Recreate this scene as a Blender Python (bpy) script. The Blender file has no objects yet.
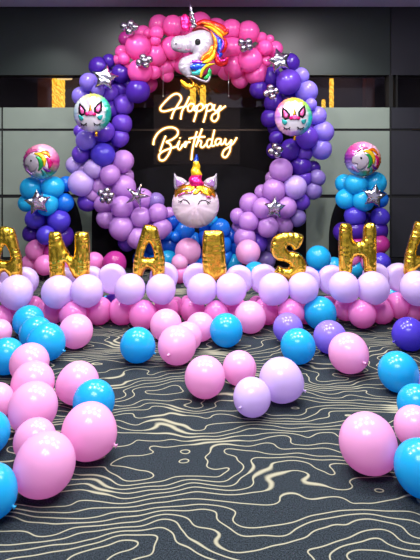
import bpy, bmesh, math, random
import numpy as np
from mathutils import Vector
from mathutils.geometry import delaunay_2d_cdt
random.seed(7)
F, H, HX, HY = 520.0, 1.6, 210.0, 155.0      # focal length in pixels, camera height, horizon point of the level camera
sc = bpy.context.scene
COL = sc.collection

def P(px, py, d):
    """A point of the room seen at (px, py) from the camera spot, d metres ahead."""
    return Vector(((px-HX)/F*d, d, H-(py-HY)/F*d))

# ------------------------------------------------------------------ helpers
def link(name, me, mat=None, parent=None, loc=None):
    o = bpy.data.objects.new(name, me)
    COL.objects.link(o)
    if mat: me.materials.append(mat)
    if parent: o.parent = parent
    if loc is not None: o.location = loc
    return o
def empty(name, loc):
    o = bpy.data.objects.new(name, None); COL.objects.link(o); o.location = loc; return o
def tag(o, label, cat, group=None, kind=None):
    if label: o['label'] = label
    if cat: o['category'] = cat
    if group: o['group'] = group
    if kind: o['kind'] = kind
    return o
def mesh_of(verts, faces, smooth=True, name='mesh'):
    me = bpy.data.meshes.new(name)
    me.from_pydata([tuple(map(float, v)) for v in verts], [], [tuple(map(int, f)) for f in faces])
    bm = bmesh.new(); bm.from_mesh(me)
    bmesh.ops.recalc_face_normals(bm, faces=bm.faces)
    bm.to_mesh(me); bm.free()
    if smooth:
        me.polygons.foreach_set('use_smooth', [True]*len(me.polygons))
    me.update(); return me
def box(x0, x1, y0, y1, z0, z1, V=None, Fc=None):
    V = [] if V is None else V; Fc = [] if Fc is None else Fc
    b = len(V)
    V += [(x0,y0,z0),(x1,y0,z0),(x1,y1,z0),(x0,y1,z0),(x0,y0,z1),(x1,y0,z1),(x1,y1,z1),(x0,y1,z1)]
    Fc += [tuple(b+i for i in f) for f in ((0,3,2,1),(4,5,6,7),(0,1,5,4),(1,2,6,5),(2,3,7,6),(3,0,4,7))]
    return V, Fc
def catmull(pts, n=6, closed=False):
    pts = [Vector(p) for p in pts]
    if len(pts) < 3 and not closed: return pts
    out = []
    m = len(pts)
    rng = range(m if closed else m-1)
    for i in rng:
        if closed: p0, p1, p2, p3 = pts[(i-1)%m], pts[i], pts[(i+1)%m], pts[(i+2)%m]
        else: p0, p1, p2, p3 = pts[max(i-1,0)], pts[i], pts[i+1], pts[min(i+2,m-1)]
        for k in range(n):
            t = k/n
            out.append(0.5*((2*p1)+(p2-p0)*t+(2*p0-5*p1+4*p2-p3)*t*t+(3*p1-p0-3*p2+p3)*t**3))
    if not closed: out.append(pts[-1])
    return out
def tube(pts, rad, n=8, V=None, Fc=None, closed=False):
    V = [] if V is None else V; Fc = [] if Fc is None else Fc
    base = len(V); m = len(pts)
    ref = None
    for i, p in enumerate(pts):
        if closed: t = (pts[(i+1)%m]-pts[i-1])
        else: t = pts[min(i+1,m-1)]-pts[max(i-1,0)]
        t = t.normalized() if t.length > 1e-9 else Vector((0,0,1))
        if ref is None: ref = t.orthogonal()
        a = (ref-ref.dot(t)*t); a = a.normalized() if a.length > 1e-6 else t.orthogonal().normalized()
        ref = a; b = t.cross(a)
        r = rad[i] if hasattr(rad, '__len__') else rad
        for k in range(n):
            ang = 2*math.pi*k/n
            V.append(tuple(p+a*math.cos(ang)*r+b*math.sin(ang)*r))
    for i in range(m if closed else m-1):
        for k in range(n):
            j = (i+1)%m
            Fc.append((base+i*n+k, base+i*n+(k+1)%n, base+j*n+(k+1)%n, base+j*n+k))
    if not closed:
        Fc.append(tuple(base+k for k in range(n))); Fc.append(tuple(base+(m-1)*n+k for k in range(n)))
    return V, Fc
def inside(p, poly):
    x, y = p; c = False; n = len(poly); j = n-1
    for i in range(n):
        xi, yi = poly[i]; xj, yj = poly[j]
        if (yi > y) != (yj > y) and x < (xj-xi)*(y-yi)/(yj-yi)+xi: c = not c
        j = i
    return c
def resample(poly, step):
    out = []
    n = len(poly)
    for i in range(n):
        a = Vector(poly[i]); b = Vector(poly[(i+1)%n]); L = (b-a).length
        k = max(1, int(round(L/step)))
        for q in range(k): out.append(tuple(a+(b-a)*q/k))
    return out
def puff(outline, T, w, step, holes=(), base=None, wrinkle=0.0, freq=60, back=1.0, seed=0):
    """Inflated foil shape: OUTLINE (x,z) in metres, seam round the edge, bulging T to the front (-y) and back."""
    loops = [resample(outline, step)]+[resample(h, step) for h in holes]
    bpts = [p for l in loops for p in l]
    edges = []; b = 0
    for l in loops:
        n = len(l); edges += [(b+i, b+(i+1)%n) for i in range(n)]; b += n
    B = np.array(bpts)
    xs, zs = B[:,0], B[:,1]
    rr = random.Random(seed)
    pts = []
    y = zs.min(); row = 0
    while y < zs.max():
        x = xs.min()+(step/2 if row % 2 else 0)
        while x < xs.max():
            q = (x+rr.uniform(-.08,.08)*step, y+rr.uniform(-.08,.08)*step)
            if inside(q, loops[0]) and not any(inside(q, h) for h in loops[1:]):
                if np.min((B[:,0]-q[0])**2+(B[:,1]-q[1])**2) > (0.55*step)**2: pts.append(q)
            x += step
        y += step*0.87; row += 1
    allp = bpts+pts
    res = delaunay_2d_cdt([Vector(p) for p in allp], edges, [], 0, 1e-7)
    vv = [tuple(v) for v in res[0]]; tris = []
    for f in res[2]:
        c = (sum(vv[i][0] for i in f)/len(f), sum(vv[i][1] for i in f)/len(f))
        if inside(c, loops[0]) and not any(inside(c, h) for h in loops[1:]): tris.append(tuple(f))
    nb = len(bpts)
    fr, bk, V = {}, {}, []
    for i, p in enumerate(vv):
        dd = (B[:,0]-p[0])**2+(B[:,1]-p[1])**2
        k = int(np.argmin(dd)); d = math.sqrt(dd[k])
        y0 = base(p[0], p[1]) if base else 0.0
        if d < 1e-6:
            fr[i] = bk[i] = len(V); V.append((p[0], y0, p[1])); continue
        u = min(d/w, 1.0); h = T*math.sqrt(max(0, 1-(1-u)**2))
        if wrinkle:
            h += wrinkle*T*(1-u*0.75)*min(1,d/step)*math.sin(k*step*freq+3*math.sin(k*step*freq*.37+seed))
        fr[i] = len(V); V.append((p[0], y0-h, p[1]))
        bk[i] = len(V); V.append((p[0], y0+h*back, p[1]))
    used = set(i for t in tris for i in t)
    Fc = [tuple(fr[i] for i in t) for t in tris]+[tuple(bk[i] for i in reversed(t)) for t in tris]
    Fc = [f for f in Fc if len(set(f)) >= 3]
    # a triangle whose three corners all lie on the seam would be its own back
    seen, F2 = set(), []
    for f in Fc:
        key = tuple(sorted(f))
        if key in seen: continue
        seen.add(key); F2.append(f)
    return mesh_of(V, F2)
def smooth_poly(pts, n=4): return [tuple(p) for p in catmull([Vector((a,b)) for a,b in pts], n, True)]
def strand(cl, widths):
    """A tapered lock: centre line -> outline."""
    c = catmull([Vector(p) for p in cl], 5); m = len(c); L, R = [], []
    ws = [widths[0]+(0)*0]*0
    for i, p in enumerate(c):
        t = i/(m-1)*(len(widths)-1); k = min(int(t), len(widths)-2); w = widths[k]+(widths[k+1]-widths[k])*(t-k)
        d = (c[min(i+1,m-1)]-c[max(i-1,0)]).normalized(); nrm = Vector((-d.y, d.x))
        L.append(tuple(p+nrm*w/2)); R.append(tuple(p-nrm*w/2))
    return L+R[::-1]

# ------------------------------------------------------------------ materials
def lin(c):
    c = [v/255 for v in c]
    return tuple((v/12.92 if v <= .04045 else ((v+.055)/1.055)**2.4) for v in c)+(1,)
def mat(name):
    m = bpy.data.materials.new(name); m.use_nodes = True
    nt = m.node_tree; nt.nodes.clear()
    out = nt.nodes.new('ShaderNodeOutputMaterial')
    return m, nt, out
def princ(name, col, rough=.5, metal=0, spec=.5, coat=0, noise=0, nscale=8, bump=0, bscale=30, emit=None, es=0, stretch=1):
    m, nt, out = mat(name)
    b = nt.nodes.new('ShaderNodeBsdfPrincipled')
    b.inputs['Base Color'].default_value = lin(col); b.inputs['Roughness'].default_value = rough
    b.inputs['Metallic'].default_value = metal; b.inputs['Specular IOR Level'].default_value = spec
    b.inputs['Coat Weight'].default_value = coat; b.inputs['Coat Roughness'].default_value = .08
    if emit: b.inputs['Emission Color'].default_value = lin(emit); b.inputs['Emission Strength'].default_value = es
    tc = nt.nodes.new('ShaderNodeTexCoord')
    if noise:
        n = nt.nodes.new('ShaderNodeTexNoise'); n.inputs['Scale'].default_value = nscale
        nt.links.new(tc.outputs['Object'], n.inputs['Vector'])
        r = nt.nodes.new('ShaderNodeValToRGB'); l = lin(col)
        r.color_ramp.elements[0].position = .3; r.color_ramp.elements[1].position = .7
        r.color_ramp.elements[0].color = tuple(v*(1-noise) for v in l[:3])+(1,)
        r.color_ramp.elements[1].color = tuple(min(1,v*(1+noise)) for v in l[:3])+(1,)
        nt.links.new(n.outputs['Fac'], r.inputs['Fac']); nt.links.new(r.outputs['Color'], b.inputs['Base Color'])
    if bump:
        n = nt.nodes.new('ShaderNodeTexNoise'); n.inputs['Scale'].default_value = bscale; n.inputs['Detail'].default_value = 1
        mp = nt.nodes.new('ShaderNodeMapping'); mp.inputs['Scale'].default_value = (1,1,stretch)
        nt.links.new(tc.outputs['Object'], mp.inputs['Vector']); nt.links.new(mp.outputs[0], n.inputs['Vector'])
        bp = nt.nodes.new('ShaderNodeBump'); bp.inputs['Strength'].default_value = bump; bp.inputs['Distance'].default_value = .02
        nt.links.new(n.outputs['Fac'], bp.inputs['Height']); nt.links.new(bp.outputs['Normal'], b.inputs['Normal'])
    nt.links.new(b.outputs[0], out.inputs[0]); return m
def latex(name, col, tr=.42):
    m, nt, out = mat(name)
    b = nt.nodes.new('ShaderNodeBsdfPrincipled'); t = nt.nodes.new('ShaderNodeBsdfTranslucent'); x = nt.nodes.new('ShaderNodeMixShader')
    tc = nt.nodes.new('ShaderNodeTexCoord'); n = nt.nodes.new('ShaderNodeTexNoise'); n.inputs['Scale'].default_value = 5
    r = nt.nodes.new('ShaderNodeValToRGB'); l = lin(col)
    r.color_ramp.elements[0].color = tuple(v*.93 for v in l[:3])+(1,); r.color_ramp.elements[1].color = tuple(min(1, v*1.05) for v in l[:3])+(1,)
    nt.links.new(tc.outputs['Object'], n.inputs['Vector']); nt.links.new(n.outputs['Fac'], r.inputs['Fac'])
    nt.links.new(r.outputs['Color'], b.inputs['Base Color']); nt.links.new(r.outputs['Color'], t.inputs['Color'])
    b.inputs['Roughness'].default_value = .22; b.inputs['Specular IOR Level'].default_value = .6
    x.inputs['Fac'].default_value = tr
    nt.links.new(b.outputs[0], x.inputs[1]); nt.links.new(t.outputs[0], x.inputs[2]); nt.links.new(x.outputs[0], out.inputs[0])
    return m
LC = {  # colour key: (rgb, word in labels)
 'hp': ((255,105,196), 'hot pink'), 'mg': ((200, 60,160), 'magenta'), 'pk': ((252,190,234), 'soft pink'), 'rp': ((252,150,222), 'rose pink'),
 'dp': (( 84, 44,175), 'deep purple'), 'vp': ((118, 74,210), 'violet'), 'pw': ((158,136,238), 'periwinkle'),
 'li': ((208,154,230), 'lilac'), 'pl': ((208,180,242), 'pale lavender'), 'gl': ((150,125,200), 'dusky lavender'),
 'lv': ((226,206,250), 'lavender'), 'sb': (( 42,192,244), 'sky blue'), 'rb': (( 20, 95,215), 'royal blue'), 'bb': ((30,130,235), 'bright blue'),
 'ip': (( 88, 70,215), 'indigo purple'),
}
ML = {k: latex('latex_'+v[1].replace(' ', '_'), v[0]) for k, v in LC.items()}
gold = princ('gold_foil', (255,214,70), .23, 1, bump=.55, bscale=24, stretch=.28)
chrome = princ('silver_foil', (215,212,220), .1, 1, bump=.4, bscale=28)
mini = princ('chrome_latex', (195,190,200), .2, 1)

# ------------------------------------------------------------------ balloons
balls = []     # dict(name, c, r, axis, col, label, group, parent)
def ball(c, r, col, label, group, name='balloon', axis=None, knot=False, mat_=None, cat='balloon', sub=3, stretch=.06):
    d = dict(name=name, c=Vector(c), r=r, col=col, label=label, group=group, axis=(Vector(axis).normalized() if axis else Vector((random.uniform(-1,1), random.uniform(-.6,.6), -1)).normalized()),
             knot=knot, mat=mat_, cat=cat, sub=sub, stretch=stretch)
    balls.append(d); return d
_ico = {}
HARD = [(P(41.5,161.5,6.62), 18.6*6.62/F), (P(362.5,159,6.62), 18.4*6.62/F)]      # foils that press into the balloons below them
def ico(sub):
    if sub not in _ico:
        bm = bmesh.new(); bmesh.ops.create_icosphere(bm, subdivisions=sub, radius=1)
        bm.verts.index_update()
        _ico[sub] = (np.array([v.co[:] for v in bm.verts]), [tuple(v.index for v in f.verts) for f in bm.faces]); bm.free()
    return _ico[sub]
def build_balls():
    for i, b in enumerate(balls):
        V, Fc = ico(b['sub']); V = V.copy()
        a = np.array(b['axis']); t = V@a
        s = b['stretch']
        par = np.outer(t, a); perp = V-par
        tt = np.clip(t, 0, 1)
        V = perp*(1-.9*s*tt[:,None]**1.5)+par*(1+s*(tt[:,None]**2)*1.2)
        V = V*b['r']
        c = np.array(b['c'])
        for j, o in list(enumerate(balls))*3:
            if i == j: continue
            dv = np.array(o['c'])-c; d = np.linalg.norm(dv)
            if d >= (b['r']+o['r'])*1.07 or d < 1e-6: continue
            n = dv/d; lim = (d*d+b['r']**2-o['r']**2)/(2*d)-.0006
            if d >= (b['r']+o['r']): lim = b['r']+(d-b['r']-o['r'])/2-.0006
            pr = V@n; over = pr > lim
            V[over] += np.outer(lim-pr[over], n)
        if b.get('ymax'): V[:,1] = np.minimum(V[:,1], b['ymax']-c[1])
        if b.get('ymin'): V[:,1] = np.maximum(V[:,1], b['ymin']-c[1])
        for hc, hr in HARD:
            dv = np.array(hc)-c; d = np.linalg.norm(dv)
            if d < hr+b['r']*1.1:
                n = dv/d; pr = V@n; over = pr > d-hr; V[over] += np.outer(d-hr-pr[over], n)
        low = V[:,2]+c[2] < .0015
        V[low,2] = .0015-c[2]
        me = mesh_of(V, Fc)
        ob = link(b['name'], me, b['mat'] or ML[b['col']], None, b['c'])
        tag(ob, b['label'], b['cat'], b['group'])
        if b['knot']:
            ax = b['axis']; r = b['r']; tip = ax*r*(1+1.2*s)
            pts = [tip+ax*(q*r) for q in (-.03,.03,.055,.075,.09,.12)]
            kv, kf = tube(pts, [r*x for x in (.085,.05,.035,.06,.045,.085)], 12)
            kv = [(x,y,max(z, .002-b['c'].z)) for x,y,z in kv]
            k = link('knot', mesh_of(kv, kf), ML[b['col']], ob)
def on_floor(px, py, rpx):
    d = F*H/((py-HY)+rpx); r = rpx*d/F
    c = P(px, py, d); c.z = r
    return c, r

# ---- floor balloons: px, py, radius, colour, knot axis, label
AX = dict(l=(-1,-.3,-.35), r=(1,-.3,-.35), f=(-.3,-.9,-.1), u=(.3,.2,-.9), d=(.2,.5,-.9), fr=(.45,-.88,-.1), fl=(-.6,-.8,-.12), k=(.2,1,.1))
FLOORB = [
 (28.5,321,16,'sb','u','sky blue balloon farthest back of the overlapping blue trio before the letter N'),
 (36,333,17,'sb','k','middle sky blue balloon of the overlapping blue trio before the letter N'),
 (46,342,19.5,'sb','r','foremost and largest sky blue balloon of the blue trio before the letter N'),
 (6,356,18.5,'sb','k','sky blue balloon on carpet by the left edge, behind the pink heap'),
 (-1,332,13,'pk','u','soft pink balloon cut by the left edge, just below the first letter base'),
 (29.5,363,20,'pk','fr','soft pink balloon at the back of the left heap, touching two sky blue balloons'),
 (33,383,22,'pk','k','soft pink balloon second from the back in the left heap'),
 (33,407,25,'pk',(-.24,-.88,-.4),'soft pink balloon mid heap at left with its knot facing the viewer'),
 (-4,401,18,'pk','l','soft pink balloon cut by the left edge between two sky blue balloons'),
 (-12,433,22,'sb','l','sky blue balloon barely showing at the left edge beside the pink heap'),
 (35,440,21.5,'pk','k','soft pink balloon half hidden behind the biggest pink balloon at left'),
 (45,464,31,'pk',(-.8,-.3,-.6),'biggest soft pink balloon, foremost of the left heap on carpet'),
 (-10,492,27,'sb','r','large sky blue balloon cut by the left edge beside the biggest pink balloon'),
 (89,431,28,'pk','r','large soft pink balloon with a sky blue balloon directly behind it'),
 (94,401,21.5,'sb','k','sky blue balloon between two soft pink balloons right of the left heap'),
 (78,383,21.5,'pk','l','soft pink balloon at the back, above and left of a sky blue one'),
 (76,331,17.5,'pk','k','soft pink balloon on carpet directly in front of the letter N base'),
 (137.5,345,18,'sb','r','lone sky blue balloon on carpet in front of the second letter A'),
 (166,325,16.5,'pk','k','soft pink balloon at back left of the pink four under letters A and I'),
 (188,336,15,'pk','k','soft pink balloon in the middle of the pink four, half hidden'),
 (203,328,15,'pk','k','soft pink balloon at back right of the pink four, next to blue'),
 (177,345,20,'pk','f','foremost soft pink balloon of the pink four under letters A and I'),
 (223,329,17,'sb','k','sky blue balloon on carpet directly before the letter I base'),
 (250,317,16.5,'pk','k','soft pink balloon right of the sky blue one, beside the letter I base'),
 (205,377,21,'pk','d','soft pink balloon in the open centre of the carpet, left of a pair'),
 (239.5,368,17.5,'pk','k','smaller soft pink balloon tucked behind a lavender one at centre carpet'),
 (252,397,19.5,'lv','fl','lavender balloon foremost at centre carpet, knot facing the viewer'),
 (281,380,22.5,'lv','r','larger lavender balloon to the right of the foremost lavender one'),
 (288,328,15.5,'pw','k','periwinkle balloon on carpet in front of the letter S base'),
 (298,346,18,'sb','k','sky blue balloon directly before the periwinkle one under the letter S'),
 (320,313,17,'sb',(.4,-.3,-.9),'egg shaped sky blue balloon at the left of the letter H base'),
 (330,337,17,'pw','k','periwinkle balloon between a sky blue and a soft pink balloon before letter H'),
 (348.5,353,20.5,'pk','fr','soft pink balloon before the letter H, knot facing the viewer'),
 (409,334,17,'ip','l','indigo purple balloon on carpet below the last letter A'),
 (399,372,20.5,'sb',(.8,-.3,-.7),'sky blue balloon below the indigo purple one near the right edge'),
 (433,382,15,'lv','l','lavender balloon barely showing at the right edge'),
 (417,404,20,'sb','k','sky blue balloon behind the two soft pink balloons at the right edge'),
 (415,427,21,'pk','r','soft pink balloon cut by the right edge, behind the big pink one'),
 (368,443,29.5,'pk',(.7,-.1,-.7),'biggest soft pink balloon of the right group on the carpet'),
 (422,468,28,'sb','r','large sky blue balloon cut by the right edge, foremost of that group'),
]
fl = []
for px, py, r, c, ax, lab in FLOORB:
    cc, rr = on_floor(px, py, r*.965); fl.append([cc, rr, c, AX.get(ax, ax), lab])
for it in range(30):
    for i in range(len(fl)):
        for j in range(i+1, len(fl)):
            a, b = fl[i], fl[j]; dv = b[0]-a[0]; d = dv.length; m = (a[1]+b[1])*.97
            if d < m:
                s = dv/d*(m-d)*.5; s.z = 0
                s.x *= .5
                a[0] -= s; b[0] += s
for cc, rr, c, ax, lab in fl:
    ball(cc, rr, c, lab, 'loose balloons on the carpet', axis=ax, knot=True, sub=4)
# far floor balloons, seen between the letters
for px, py, r, d, c, lab in [
 (318.5,258,12.5,6.35,'sb','sky blue balloon on top of a bright blue one between letters S and H'),
 (316,275,11,None,'bb','bright blue balloon under the sky blue one between letters S and H'),
 (334,267,10,None,'sb','sky blue balloon peeking out behind the left leg of the letter H'),
 (354,268,10,None,'sb','sky blue balloon seen through the lower gap of the letter H'),
 (384,277,9,None,'sb','sky blue balloon peeking out behind the right end of the letter H base'),
 (391,296,10,None,'sb','small patch of sky blue balloon between the H base and last A base'),
 (255,273,11.5,None,'sb','sky blue balloon between the letters I and S'),
 (181,274,9,None,'rp','rose pink balloon low between the letters A and I'),
 (180,262,8.5,6.5,'pk','soft pink balloon wedged between the low rose pink one and the pink one above'),
 (94,262,10,6.6,'rp','rose pink balloon behind the right leg of the letter N'),
 (114.5,263,12,6.5,'mg','dark magenta balloon before the black board between letters N and A'),
 (107,303,6,5.45,'sb','sliver of sky blue balloon between the N base and second A base'),
 (112,302,8,5.2,'vp','small violet balloon in the gap between the N base and second A base'),
 (381,262,9.5,6.3,'ip','indigo purple balloon at the foot of the right tower'),
]:
    if d is None: c0, r0 = on_floor(px, py, r)
    else:
        c0 = P(px, py, d); r0 = r*d/F
        if c0.z < r0: c0.z = r0
    ball(c0, r0, c, lab, 'balloons lying behind the letters')

# ---- letter bases: a quad of pink balloons with a quad of lavender ones on top
def lvl(px, py, r, d, c, lab, grp, **k):
    c0 = P(px, py, d); r0 = r*d/F
    c0.z = max(c0.z, r0*.9)
    b = ball(c0, r0, c, lab, grp, sub=3, knot=k.get('knot', False), axis=k.get('axis'))
    if d == 4.80: b['ymax'] = 4.874
    if d == 5.06: b['ymin'] = 4.986
BASES = {
 'first letter A at left edge': (5, [(-12,292,15),(16,292,17)], [(27,283,13),(-8,281,12)], [(-14,316,13),(12,313,13),(0,318,12),(33,307,10)]),
 'letter N': (73, [(58,292,16.5),(87,291,16.5)], [(67,283,12.5),(88,281,12)], [(50,313,13.5),(99,311,14),(73,315,14),(76,303,11)]),
 'second letter A': (147, [(130,289,15.5),(161,289,15)], [(115,280,13.5),(161,278,13)], [(122,313,14),(166,309,12.5),(143,315,14.5),(176,307,9.5)]),
 'letter I': (216, [(202,289,15.5),(231,289,16)], [(200,279,13),(236,281,13)], [(193,310,12.5),(236,311,13),(216,314,13),(188,305,9.5)]),
 'letter S': (289, [(274,289,16),(303,288,15.5)], [(267,280,13),(304,282,12.5)], [(266,312,13.5),(309,311,13),(291,313,13.5),(257,305,9)]),
 'letter H': (358, [(344,287,15.5),(373,288,16.5)], [(335,281,13),(373,278,12)], [(347,308,12.5),(382,311,12.5),(362,314,14),(328,305,9)]),
 'last letter A at right edge': (425, [(417,288,17),(444,289,16)], [(402,279,13),(440,280,13)], [(398,305,12.5),(415,309,13),(434,315,13),(388,307,9)]),
}
for nm, (cx, lf, lb_, pk_) in BASES.items():
    g = 'lavender balloons under the letters'; g2 = 'pink balloons at the foot of the letters'
    lvl(*lf[0], 4.80, 'lv', 'front left lavender balloon holding up the %s' % nm, g)
    lvl(*lf[1], 4.80, 'lv', 'front right lavender balloon holding up the %s' % nm, g)
    (ax_, ay_, ar_), (bx_, by_, br_) = lb_; lb_ = [(ax_-3, ay_-1.5, ar_+1.5), (bx_+3, by_-1.5, br_+1.5)]
    lvl(*lb_[0], 5.06, 'lv', 'rear left lavender balloon holding up the %s' % nm, g)
    lvl(*lb_[1], 5.06, 'lv', 'rear right lavender balloon holding up the %s' % nm, g)
    lvl(*pk_[0], 4.94, 'rp', 'left rose pink balloon at the foot of the %s' % nm, g2)
    lvl(*pk_[1], 4.94, 'rp', 'right rose pink balloon at the foot of the %s' % nm, g2)
    lvl(*pk_[2], 4.76, 'rp', 'front centre rose pink balloon at the foot of the %s' % nm, g2, axis=(0,-.2,1))
    lvl(*pk_[3], 5.2, 'rp', 'rear rose pink balloon at the foot of the %s' % nm, g2)

# ---- towers
def tower(rows, side):
    for px, py, r, d, c, lab in rows:
        c0 = P(px, py, d); c0.z = max(c0.z, r*d/F*.95)
        ball(c0, r*d/F, c, lab+' of the %s tower' % side, 'balloons of the %s tower' % side)
tower([
 (31,188,11,6.75,'sb','front left sky blue balloon in the top ring'), (53,187.5,11.5,6.72,'sb','front right sky blue balloon in the top ring'),
 (66,184,8,6.95,'bb','bright blue balloon at the rear right in the top ring'), (38,184,10,7.0,'bb','bright blue balloon at the rear in the top ring'),
 (27,203,9,6.8,'sb','sky blue balloon peeking out left of the star'), (47,204,11.5,6.66,'sb','sky blue balloon right behind the star'),
 (64,203,10,6.8,'bb','bright blue balloon at the right in the second ring'), (44,203,10,7.05,'bb','bright blue balloon at the rear in the second ring'),
 (35,219,10,6.72,'ip','indigo purple balloon at upper left below the star'), (59,221,11.5,6.72,'ip','large indigo purple balloon at upper right in the purple ring'),
 (31,233,8.5,6.85,'dp','deep purple balloon at lower left in the purple ring'), (46,235,9.5,6.6,'ip','indigo purple balloon at the front centre just above the pink'),
 (63,236,11,6.85,'dp','deep purple balloon behind the letter N'), (46,222,10,7.0,'dp','deep purple balloon at the rear centre'),
 (36,250,10.5,6.75,'rp','upper left rose pink balloon'), (29.5,263,8.5,6.8,'rp','lower left rose pink balloon'),
 (45,265,10.5,6.6,'rp','front lower rose pink balloon'), (53,252,10,6.75,'mg','magenta balloon beside the letter N'), (62,264,10,6.75,'rp','lower right rose pink balloon behind the letter N')], 'left')
tower([
 (344,183,9,6.9,'sb','rear left sky blue balloon in the top ring'), (356,184,11.5,6.68,'sb','front sky blue balloon in the top ring'),
 (375,183,11.5,6.75,'sb','right sky blue balloon in the top ring'), (346,199,10.5,6.75,'sb','left sky blue balloon in the second ring'),
 (363,200,11.5,6.66,'sb','front sky blue balloon left of the star'), (380,199,8.5,6.8,'bb','bright blue balloon behind the star'), (362,192,10,7.05,'bb','bright blue balloon at the rear'),
 (355,216,11,6.72,'ip','upper left indigo purple balloon'), (380,217,9.5,6.75,'ip','upper right indigo purple balloon below the star'),
 (356,230,10.5,6.72,'dp','deep purple balloon seen between the posts of the letter H'), (377,230,11,6.8,'dp','deep purple balloon beside the right post of the letter H'), (366,222,10,7.0,'dp','deep purple balloon at the rear'),
 (343,232,10,6.9,'dp','deep purple balloon behind the left post of the letter H'),
 (357,246,10,6.7,'mg','magenta balloon seen through the letter H'), (380,244,9.5,6.7,'mg','magenta balloon right of the letter H'), (350,258,10,6.75,'rp','rose pink balloon behind the letter H'), (370,262,10,6.7,'rp','lower rose pink balloon behind the letter H')], 'right')

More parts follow.
